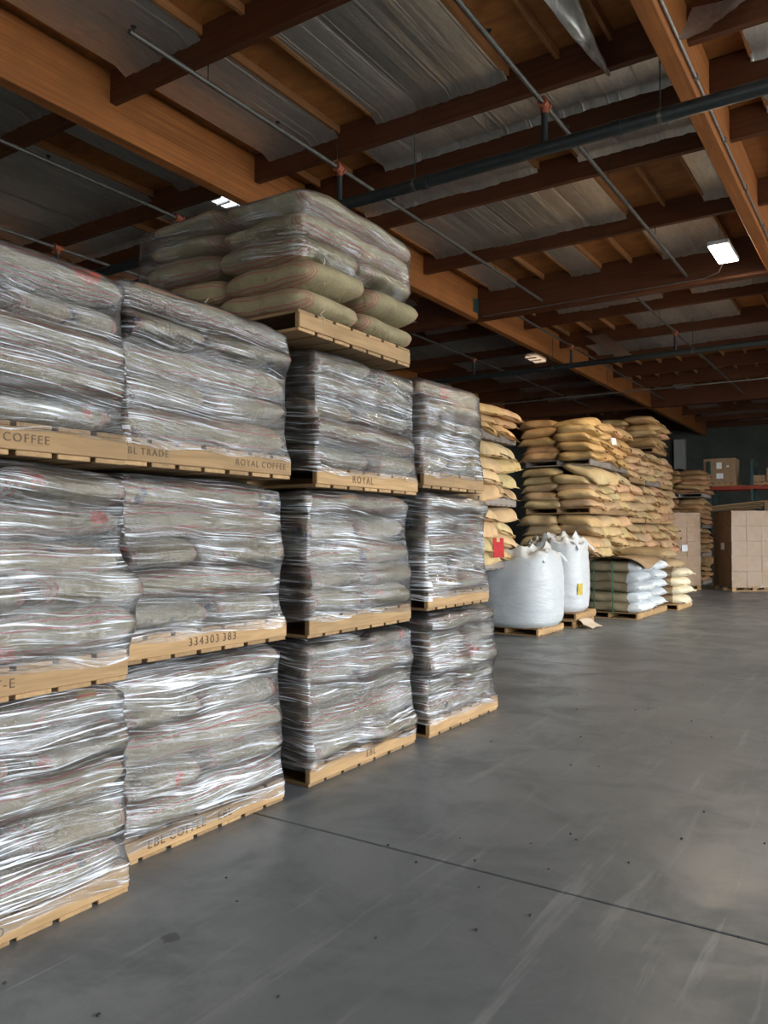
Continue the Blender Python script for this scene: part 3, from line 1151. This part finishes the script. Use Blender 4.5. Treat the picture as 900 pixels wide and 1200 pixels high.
# partly hidden column beside the wrapped stacks
for ti, (z, zt) in enumerate(((1.06, 2.03), (2.06, 3.06), (3.08, 3.66))):
    burlap_load(-5.30, 10.75, 12.2, z, zt, f'{ORD[ti + 1]} tier of the golden stack behind the red card', 100 + ti, GOLD if ti < 2 else (.95, .82, .7, 1), layers=4 if ti < 2 else 3, matp='pallet_grey')
WH = ['first', 'second', 'third', 'fourth', 'fifth']
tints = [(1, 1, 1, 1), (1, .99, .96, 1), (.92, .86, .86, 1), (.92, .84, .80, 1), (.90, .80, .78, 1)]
for c_ in range(5):
    y0 = 16.15 + 1.5 * c_
    y1 = y0 + 1.44
    zz = [(.0, 1.0), (1.03, 2.02), (2.05, 3.04), (3.07, 4.08)] if c_ < 2 else [(0, .97), (.98, 1.88), (1.90, 2.84), (2.88, 3.72)]
    for ti, (z, zt) in enumerate(zz):
        if ti == 0 and c_ > 0:
            continue
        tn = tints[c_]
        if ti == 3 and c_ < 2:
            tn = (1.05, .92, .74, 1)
        burlap_load(XF + rnd.uniform(-.05, .05), y0, y1, z, zt, f'{ORD[ti]} tier of the {WH[c_]} far golden stack', 200 + c_ * 10 + ti, tn, rear=(c_ == 0), layers=5 if c_ == 0 and ti > 1 else 4,
                    matp='pallet_grey' if (ti, c_) in ((3, 0), (3, 1), (3, 3)) else 'pallet', sag=(c_ == 0 and ti == 2))
burlap_load(XF, 21.3, 22.75, 3.78, 4.72, 'topmost tier standing alone on the far golden stacks', 300, (.85, .70, .62, 1), rear=True)
# brown sacks farther back; their tint also has some shade painted in
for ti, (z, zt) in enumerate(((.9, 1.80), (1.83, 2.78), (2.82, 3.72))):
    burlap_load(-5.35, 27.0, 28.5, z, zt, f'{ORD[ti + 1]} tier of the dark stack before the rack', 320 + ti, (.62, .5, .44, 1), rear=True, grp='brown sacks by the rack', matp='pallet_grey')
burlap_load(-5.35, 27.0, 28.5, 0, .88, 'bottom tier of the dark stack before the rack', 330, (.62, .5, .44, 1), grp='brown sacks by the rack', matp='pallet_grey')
t = link('paper_tag', box_mesh('paper_tag', .012, .13, .16, M['paper']), None, (-5.25, 17.32, 3.58), (0, R(-14), R(-35)))
tag(t, 'small white paper tag on a top golden sack', 'tag')


# ------------------------------------------------------------------ white super sacks
def super_sack(x, y, z, w, h, seed, label, cardlab=None):
    root = empty('bulk_bag', (x, y, z))
    tag(root, label, 'bag', 'white bulk bags on pallets')
    n, m = 72, 44
    rows = []
    for i in range(m + 1):
        v = i / m
        row = []
        for k in range(n):
            a = 2 * math.pi * k / n
            ca, sa = math.cos(a), math.sin(a)
            e = .50 - .1 * v
            rr = (abs(ca) ** (2 / e / 1.6) + abs(sa) ** (2 / e / 1.6)) ** (-e * .8)
            rad = w / 2 * min(rr, 1.25)
            if v < .82:
                u = v / .82
                bul = .96 + .08 * math.sin(math.pi * min(1, u * .95 + .08)) ** .7
                if u < .06:
                    bul *= .90 + u / .06 * .10
                zz = h * u
                wr = .012 * noise.noise(Vector((ca * 2.2, sa * 2.2, u * 9 + seed))) + .006 * noise.noise(Vector((ca * 7, sa * 7, u * 3 + seed)))
            else:
                u = (v - .82) / .18
                bul = 1.02 * max(0.0, 1 - u) ** .55
                zz = h + .09 * math.sin(u * 2.4) * (1 - .3 * u)
                nn = noise.noise(Vector((ca * 4 * (1 - u) + 3, sa * 4 * (1 - u), seed + u * 2)))
                n3 = noise.noise(Vector((ca * 6 * (1 - u * .8), sa * 6 * (1 - u * .8), seed + 5 + u * 3)))
                zz += (.20 * nn + .08 * n3) * min(1, u * 3.0 + .15) + .10 * min(1, u * 4)
                wr = .03 * nn
            row.append(((rad * bul + wr) * ca, (rad * bul + wr) * sa, zz))
        row.append(row[0])
        rows.append(row)
    mbx = MB().grid(rows)
    mbx.build('bag_body', M['white_poly'], root, smooth=True)
    for sx in (-1, 1):
        for sy in (-1, 1):
            px, py = sx * w * .36, sy * w * .36
            r = random.Random(seed * 10 + sx + 2 * sy)
            pts = []
            for q in range(13):
                tt = q / 12
                pts.append((px + (tt - .5) * .26 * sx + r.uniform(-.008, .008), py + sy * -.10 * math.sin(math.pi * tt) * .6 + (tt - .5) * .12,
                            h - .02 + .15 * math.sin(math.pi * tt)))
            lp = MB()
            rws = [[(a, b, c_ - .0) for a, b, c_ in pts], [(a + .035 * sy * .4, b + .05, c_ + .004) for a, b, c_ in pts], [(a + .03 * sy * .4, b + .05, c_ - .008) for a, b, c_ in pts], [(a, b, c_ - .012) for a, b, c_ in pts]]
            rws.append(rws[0])
            lp.grid(rws).build('lifting_loop', M['white_poly'], root, smooth=True)
    if cardlab:
        bv = BVHTree.FromPolygons([Vector(q) for q in mbx.v], mbx.f)
        dr = Vector((math.cos(R(-28)), math.sin(R(-28)), 0))
        hit = bv.ray_cast(dr * 2 + Vector((0, 0, h * .36)), -dr)
        cd = MB().box(-.002, .005, -.07, .07, -.10, .10).build('yellow_label', M['yellow_card'], root, hit[0] + dr * .008, (0, R(2), math.atan2(hit[1].y, hit[1].x)))
        cd['label'] = 'yellow card label'
    return root


make_pallet(-4.80, 11.80, 12.92, 0, 1.12, 'pallet under the nearer white bulk bag', fine=True, group='pallets of the bulk bags', h=.125)
super_sack(-5.36, 12.36, .125, 1.34, 1.06, 1, 'nearer white woven bulk bag with crumpled top on a pallet')
make_pallet(-4.72, 13.2, 14.25, 0, 1.1, 'lower of two pallets under the farther white bulk bag', fine=True, group='pallets of the bulk bags', h=.13)
make_pallet(-4.68, 13.2, 14.25, .13, 1.1, 'upper of two pallets under the farther white bulk bag', fine=True, group='pallets of the bulk bags', h=.13)
super_sack(-5.20, 13.72, .26, 1.02, 1.10, 5, 'farther white bulk bag with a yellow label on two pallets', cardlab=.06)
rows = []
for i in range(9):
    tt = i / 8
    rows.append([(-4.66 + .16 * tt + .07 * max(0, tt - .6) * 3, 13.24 + .55 * u + .02 * math.sin(u * 5 + i), .145 - .13 * tt ** 1.4 + .012 * math.sin(u * 4)) for u in [j / 8 for j in range(9)]])
mbx = MB().grid(rows)
mbx.grid([[(a, b, c_ - .006) for a, b, c_ in r_] for r_ in rows])
tag(mbx.build('cardboard_sheet', M['card_pale'], smooth=True), 'pale cardboard sheet leaning on the pallets of the far bulk bag', 'cardboard')
# red card hung on the sacks
rc = MB().box(0, .012, -.09, -.03, 0, .30).box(0, .012, .03, .09, 0, .30).box(0, .012, -.03, .03, 0, .24).build('hanging_card', M['red_plastic'], None, (-5.15, 11.10, 1.255), (0, R(-4), R(-38)))
tag(rc, 'red plastic card with a notched top hanging on golden sacks', 'card')

# ------------------------------------------------------------------ white-ended and striped floor stacks
SW = [sack_mesh('woven_sack', 1.15, 1.28, .235, 61 + i, M['white_end'], 22, 18, .02, .06, .03) for i in range(3)]
SS = [sack_mesh('striped_sack', 1.05, .98, .205, 71 + i, M['cream_end'], 18, 14, .02, .05, .06) for i in range(3)]
SK = [sack_mesh('khaki_sack', 1.05, 1.0, .25, 81 + i, M['jute_small'], 18, 14, .03, .05, .05) for i in range(2)]
for k, (y0, y1) in enumerate(((15.12, 16.3), (16.33, 17.35))):
    make_pallet(-4.17, y0, y1, 0, 1.1, f'pale pallet under the {"nearer" if k == 0 else "farther"} half of the white-ended sacks', fine=True, group='pallets of the floor stacks', h=.13)
for li in range(5):
    for k, (y0, y1) in enumerate(((15.12, 16.3), (16.3, 17.4))):
        r = random.Random(500 + li * 2 + k)
        o = put_sack(SW[r.randrange(3)], -4.72 + r.uniform(-.03, .05), (y0 + y1) / 2 + r.uniform(-.02, .02), .13 + .19 * (li + .5),
                     (r.uniform(-.03, .03), r.uniform(-.02, .05), r.uniform(-.03, .03)),
                     f'{"nearer" if k == 0 else "farther"} white-ended khaki sack, {LAY[li]} layer of the strapped floor stack', 'white-ended sacks', (1, 1, 1, 1), 'woven_sack')
        o.scale = (1, (y1 - y0) / 1.24, .92)
for k, xx in enumerate((-4.98, -4.62)):
    s = MB()
    s.box(-.012, .012, 15.035, 15.045, .10, 1.08).box(-.012, .012, 15.035, 17.42, 1.08, 1.088).box(-.012, .012, 17.41, 17.42, .10, 1.08)
    tag(s.build('strap', M['strap'], None, (xx, 0, 0)), f'{"left" if k == 0 else "right"} green strap round the white-ended sacks', 'strap', 'green straps')
rows = []
for i in range(15):
    u = i / 14
    row = []
    for j in range(13):
        v = j / 12
        X = -5.35 + 1.28 * u
        Y = 15.0 + 1.9 * v
        z = 1.115 + .025 * noise.noise(Vector((X * 3, Y * 3, 1)))
        if u > .82:
            z -= (u - .82) * .9 * (.5 + .5 * math.sin(v * 6))
        if u < .22:
            z -= (.22 - u) * 1.1
        if v < .12:
            z += (.12 - v) * .2
        row.append((X, Y, z + .05 * math.sin(u * 3.1)))
    rows.append(row)
mbx = MB().grid(rows)
mbx.grid([[(a, b, c_ - .008) for a, b, c_ in r_] for r_ in rows])
tag(mbx.build('kraft_sheet', M['kraft'], smooth=True), 'brown kraft sheet draped over the white-ended sacks', 'sheet')

make_pallet(-3.96, 17.45, 18.75, 0, 1.05, 'small pale pallet under the red-striped cream-ended sacks', fine=True, group='pallets of the floor stacks', h=.13)
for li in range(6):
    r = random.Random(600 + li)
    if li < 4:
        o = put_sack(SS[r.randrange(3)], -4.40 + r.uniform(-.04, .05), 18.05, .13 + .185 * (li + .5), (r.uniform(-.03, .03), r.uniform(-.02, .05), r.uniform(-.04, .04)),
                     f'red-striped sack with cream end, {LAY[li]} layer on the small pallet', 'red-striped sacks', (1, 1, 1, 1), 'striped_sack')
    else:
        o = put_sack(SK[li - 4], -4.58 - .12 * (li - 4), 18.0 - .1 * (li - 4), .13 + .185 * 4 + .22 * (li - 3.5), (0, .05, r.uniform(-.1, .1)),
                     'khaki sack lying on the red-striped sacks' if li == 4 else 'topmost khaki sack above the red-striped sacks', None, (.8, .82, .85, 1), 'khaki_sack')

# ------------------------------------------------------------------ carton pallets


def carton_block(x, y, rz, nx, ny, nzz, sx, sy, sz, label, boxlabel, grp, film_color=None, wrap=True, z0=.13):
    """x, y = corner nearest to the camera; local +x runs along the right face, local +y along the left face"""
    p = empty('pallet', (x, y, 0), rz)
    tag(p, label, 'pallet', 'pallets of the carton loads')
    LX, LY = nx * sx, ny * sy
    for k in range(3):
        MB().box(0, LX, k * (LY - .1) / 2, k * (LY - .1) / 2 + .1, 0, .02).build('bottom_board', M['pallet'], p)
        for q in range(3):
            MB().box(q * (LX - .12) / 2, q * (LX - .12) / 2 + .12, k * (LY - .1) / 2, k * (LY - .1) / 2 + .1, .02, .105).build('block', M['pallet'], p)
    for k in range(7):
        MB().box(0, LX, k * (LY - .12) / 6, k * (LY - .12) / 6 + .12, .107, .127).build('deck_board', M['pallet'], p)
    rot = Matrix.Rotation(rz, 4, 'Z')
    me = MB().box(-sx / 2 + .003, sx / 2 - .003, -sy / 2 + .003, sy / 2 - .003, 0, sz - .004).mesh('carton', M['carton'], bevel=.006)
    tp = MB().box(-.03, .03, -sy / 2 + .002, sy / 2 - .002, sz - .004, sz - .002).box(-sx / 2 + .0015, -sx / 2 + .003, -.03, .03, sz - .08, sz - .004).box(sx / 2 - .003, sx / 2 - .0015, -.03, .03, sz - .08, sz - .004).mesh('packing_tape', M['kraft'])
    for iz in range(nzz):
        for ix in range(nx):
            for iy in range(ny):
                if ix and iy and iz < nzz - 1:
                    continue
                q = rot @ Vector(((ix + .5) * sx + rnd.uniform(-.004, .004), (iy + .5) * sy + rnd.uniform(-.004, .004), 0))
                o = link('carton', me, None, (x + q.x, y + q.y, z0 + iz * sz), (0, 0, rz + rnd.uniform(-.008, .008)))
                face = 'corner' if ix == 0 and iy == 0 else (f'{WH[ix - 1]} of right face past corner' if iy == 0 else (f'{WH[iy - 1]} of left face past corner' if ix == 0 else f'inner {WH[ix - 1]} {WH[iy - 1]}'))
                tag(o, f'{boxlabel}, {LAY[iz]} row, {face}', 'carton', grp)
                link('packing_tape', tp, o)
    if wrap:
        hh = z0 + nzz * sz
        rws = []
        for i in range(20):
            z = .10 + (hh - .09) * i / 19
            rw = []
            for (a, b), (a2, b2), m in (((-.012, -.012), (LX + .012, -.012), 16), ((LX + .012, -.012), (LX + .012, LY + .012), 12), ((LX + .012, LY + .012), (-.012, LY + .012), 12), ((-.012, LY + .012), (-.012, -.012), 12)):
                for k in range(m):
                    tt = k / m
                    jx = .004 * noise.noise(Vector((tt * 9 + a * 5, z * 6, b)))
                    rw.append((a + (a2 - a) * tt + jx, b + (b2 - b) * tt + jx, z))
            rw.append(rw[0])
            rws.append(rw)
        mbf = MB().grid(rws)
        me2 = mbf.mesh('stretch_film', M['film'], True)
        uvl = me2.uv_layers.new(name='UVMap')
        for lp in me2.loops:
            v = me2.vertices[lp.vertex_index].co
            uvl.data[lp.index].uv = (v.x - v.y, v.z)
        f = link('stretch_film', me2, None, (x, y, 0), (0, 0, rz))
        f.color = film_color
        tag(f, 'clear stretch film round the ' + label.split('under the ')[1], 'film', 'stretch film round the carton loads')


carton_block(-4.05, 24.3, R(36), 3, 3, 5, .44, .37, .432, 'pallet under the large wrapped carton load beside the aisle', 'brown carton of the large load', 'cartons of the large load', (.57, .16, .2, 1))
lb = link('shipping_label', box_mesh('shipping_label', .17, .012, .19, M['paper'], .001), None, (-4.05 - .50 * math.sin(R(36)) - .02, 24.3 + .50 * math.cos(R(36)) - .015, 1.18), (0, 0, R(126)))
tag(lb, 'grey paper label on the left face of the large carton load', 'label')
carton_block(-5.95, 23.95, R(33), 3, 3, 5, .40, .37, .425, 'pallet under the narrower carton load behind the striped sacks', 'brown carton of the narrower load', 'cartons of the narrower load', (.5, .05, .15, 1))
lb = link('shipping_label', box_mesh('shipping_label', .17, .012, .19, M['paper'], .001), None, (-5.95 + .72 * math.cos(R(33)) + .012, 23.95 + .72 * math.sin(R(33)) - .022, 1.12), (0, 0, R(33)))
tag(lb, 'white printed label on the narrower carton load', 'label')

# ------------------------------------------------------------------ pallet rack and what stands on it
rk = empty('pallet_rack', (-5.55, 29.2, 0))
tag(rk, 'tall pallet rack with red beams and dark green uprights', 'rack')
for xx in (0.0, 1.35, 4.2):
    for yy in (0, 1.05):
        MB().box(xx - .04, xx + .04, yy - .035, yy + .035, 0, 4.15).build('upright', M['rack_green'], rk)
    for q in range(5):
        MB().tube([(xx, 0, .4 + q * .8), (xx, 1.05, .8 + q * .8)], .015, 6).build('brace', M['rack_green'], rk)
for zz in (1.5, 3.15):
    for yy in (-.05, 1.10):
        MB().box(0, 4.2, yy - .025, yy + .025, zz, zz + .12).build('rack_beam', M['rack_red'], rk)
    for q in range(14):
        MB().box(.1 + q * .29, .25 + q * .29, -.03, 1.08, zz + .12, zz + .14).build('shelf_slat', M['pallet_x'], rk)


def rack_box(x, y, z, sx, sy, sz, label, labels=()):
    o = MB().box(-sx / 2, sx / 2, -sy / 2, sy / 2, 0, sz).build('carton', M['carton_dark'], None, (x, y, z), (0, 0, rnd.uniform(-.04, .04)), bevel=.006)
    tag(o, label, 'carton', 'cartons on the rack')
    MB().box(-.03, .03, -sy / 2 - .001, sy / 2, sz, sz + .002).build('packing_tape', M['kraft'], o)
    for lx, lz, w_, h_ in labels:
        MB().box(lx - w_ / 2, lx + w_ / 2, -sy / 2 - .004, -sy / 2, lz, lz + h_).build('paper_label', M['paper'], o)


def thin_pallet(x, y, z, lab):
    p = empty('pallet', (x, y, z))
    tag(p, lab, 'pallet', 'pallets on the rack')
    for k in range(3):
        MB().box(-.55, .55, -.5 + k * .46, -.5 + k * .46 + .08, 0, .08).build('stringer', M['pallet'], p)
    for k in range(6):
        MB().box(-.55 + k * .2, -.55 + k * .2 + .1, -.5, .5, .08, .098).build('deck_board', M['pallet'], p)


thin_pallet(-5.25, 29.75, 3.29, 'pallet under the tall carton on the rack')
rack_box(-5.25, 29.72, 3.388, 1.02, .9, .86, 'tall brown carton with two white labels on the rack', [(0, .50, .17, .22), (.02, .16, .22, .18), (.28, .55, .08, .05)])
thin_pallet(-3.7, 29.75, 3.29, 'pallet under the smaller cartons on the rack')
rack_box(-3.98, 29.7, 3.388, .42, .7, .24, 'low brown carton beside the labelled carton on the rack')
rack_box(-3.45, 29.7, 3.388, .62, .8, .46, 'brown carton with a big white label on the rack', [(-.05, .12, .24, .2)])
thin_pallet(-3.6, 29.75, 1.64, 'pallet on the lower rack level')
rack_box(-3.55, 29.65, 1.738, .8, .8, .52, 'brown carton with a white label on the lower rack level', [(-.05, .1, .22, .2)])
rack_box(-3.5, 29.65, 2.262, .66, .7, .5, 'brown carton stacked under the red rack beam', [(0, .3, .1, .06)])
for k in range(4):
    pk = MB().box(-.9, .9, -.06, .06, 0, .035).build('timber_board', M['pallet_x'], None, (-4.75 + .03 * k, 28.9 + .03 * k, 2.45 + .06 * k), (0, R(-3 - k), R(rnd.uniform(-8, 8))))
    tag(pk, f'loose timber board, {LAY[k]} of the pile below the red rack beam', 'board', 'loose boards by the rack')
# brown load under the boards, tinted darker with shade put into the colour
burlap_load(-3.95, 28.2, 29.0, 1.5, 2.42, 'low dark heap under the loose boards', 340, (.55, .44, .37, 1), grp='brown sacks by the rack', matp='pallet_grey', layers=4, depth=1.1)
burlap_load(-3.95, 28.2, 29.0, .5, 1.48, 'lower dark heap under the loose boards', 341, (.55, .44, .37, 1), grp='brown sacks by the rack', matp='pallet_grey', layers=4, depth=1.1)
# crumpled white sheet on the dark sacks
rows = []
for i in range(9):
    rows.append([(-6.9 + .9 * i / 8, 27.05 + .9 * j / 8, 3.74 + .16 * max(0, .6 + noise.noise(Vector((i * .6, j * .6, 4)))) * (1 - i / 10)) for j in range(9)])
mbx = MB().grid(rows)
mbx.grid([[(a, b, c_ - .006) for a, b, c_ in r_] for r_ in rows])
tag(mbx.build('plastic_sheet', M['white_poly'], smooth=True), 'crumpled white plastic sheet on the dark sacks', 'sheet')

# ------------------------------------------------------------------ twine, grit
for i, (x, y, z, ln) in enumerate(((-3.05, 4.02, 3.36, .17), (-3.02, 3.98, 3.02, .09), (-3.86, 3.80, 3.18, .12))):
    pts = [(x + .012 * math.sin(q * 1.3 + i), y - .05 + .01 * math.cos(q), z - ln * q / 7) for q in range(8)]
    tag(MB().tube(pts, .0035, 5).build('twine_end', M['twine'], smooth=True), ['loose pale twine hanging at the corner of the top sacks', 'short twine end at the lowest top sack corner', 'twine end on the shaded side of the top sacks'][i], 'twine')
mbx = MB()
r = random.Random(3)
for i in range(90):
    x, y, s = r.uniform(-2.8, 1.5), r.uniform(1.2, 9), r.uniform(.002, .006)
    mbx.box(x - s, x + s, y - s, y + s, 0, s * 1.3)
tag(mbx.build('grit', M['dirt']), 'tiny grit and bean crumbs scattered on the concrete floor', 'grit', kind='stuff')
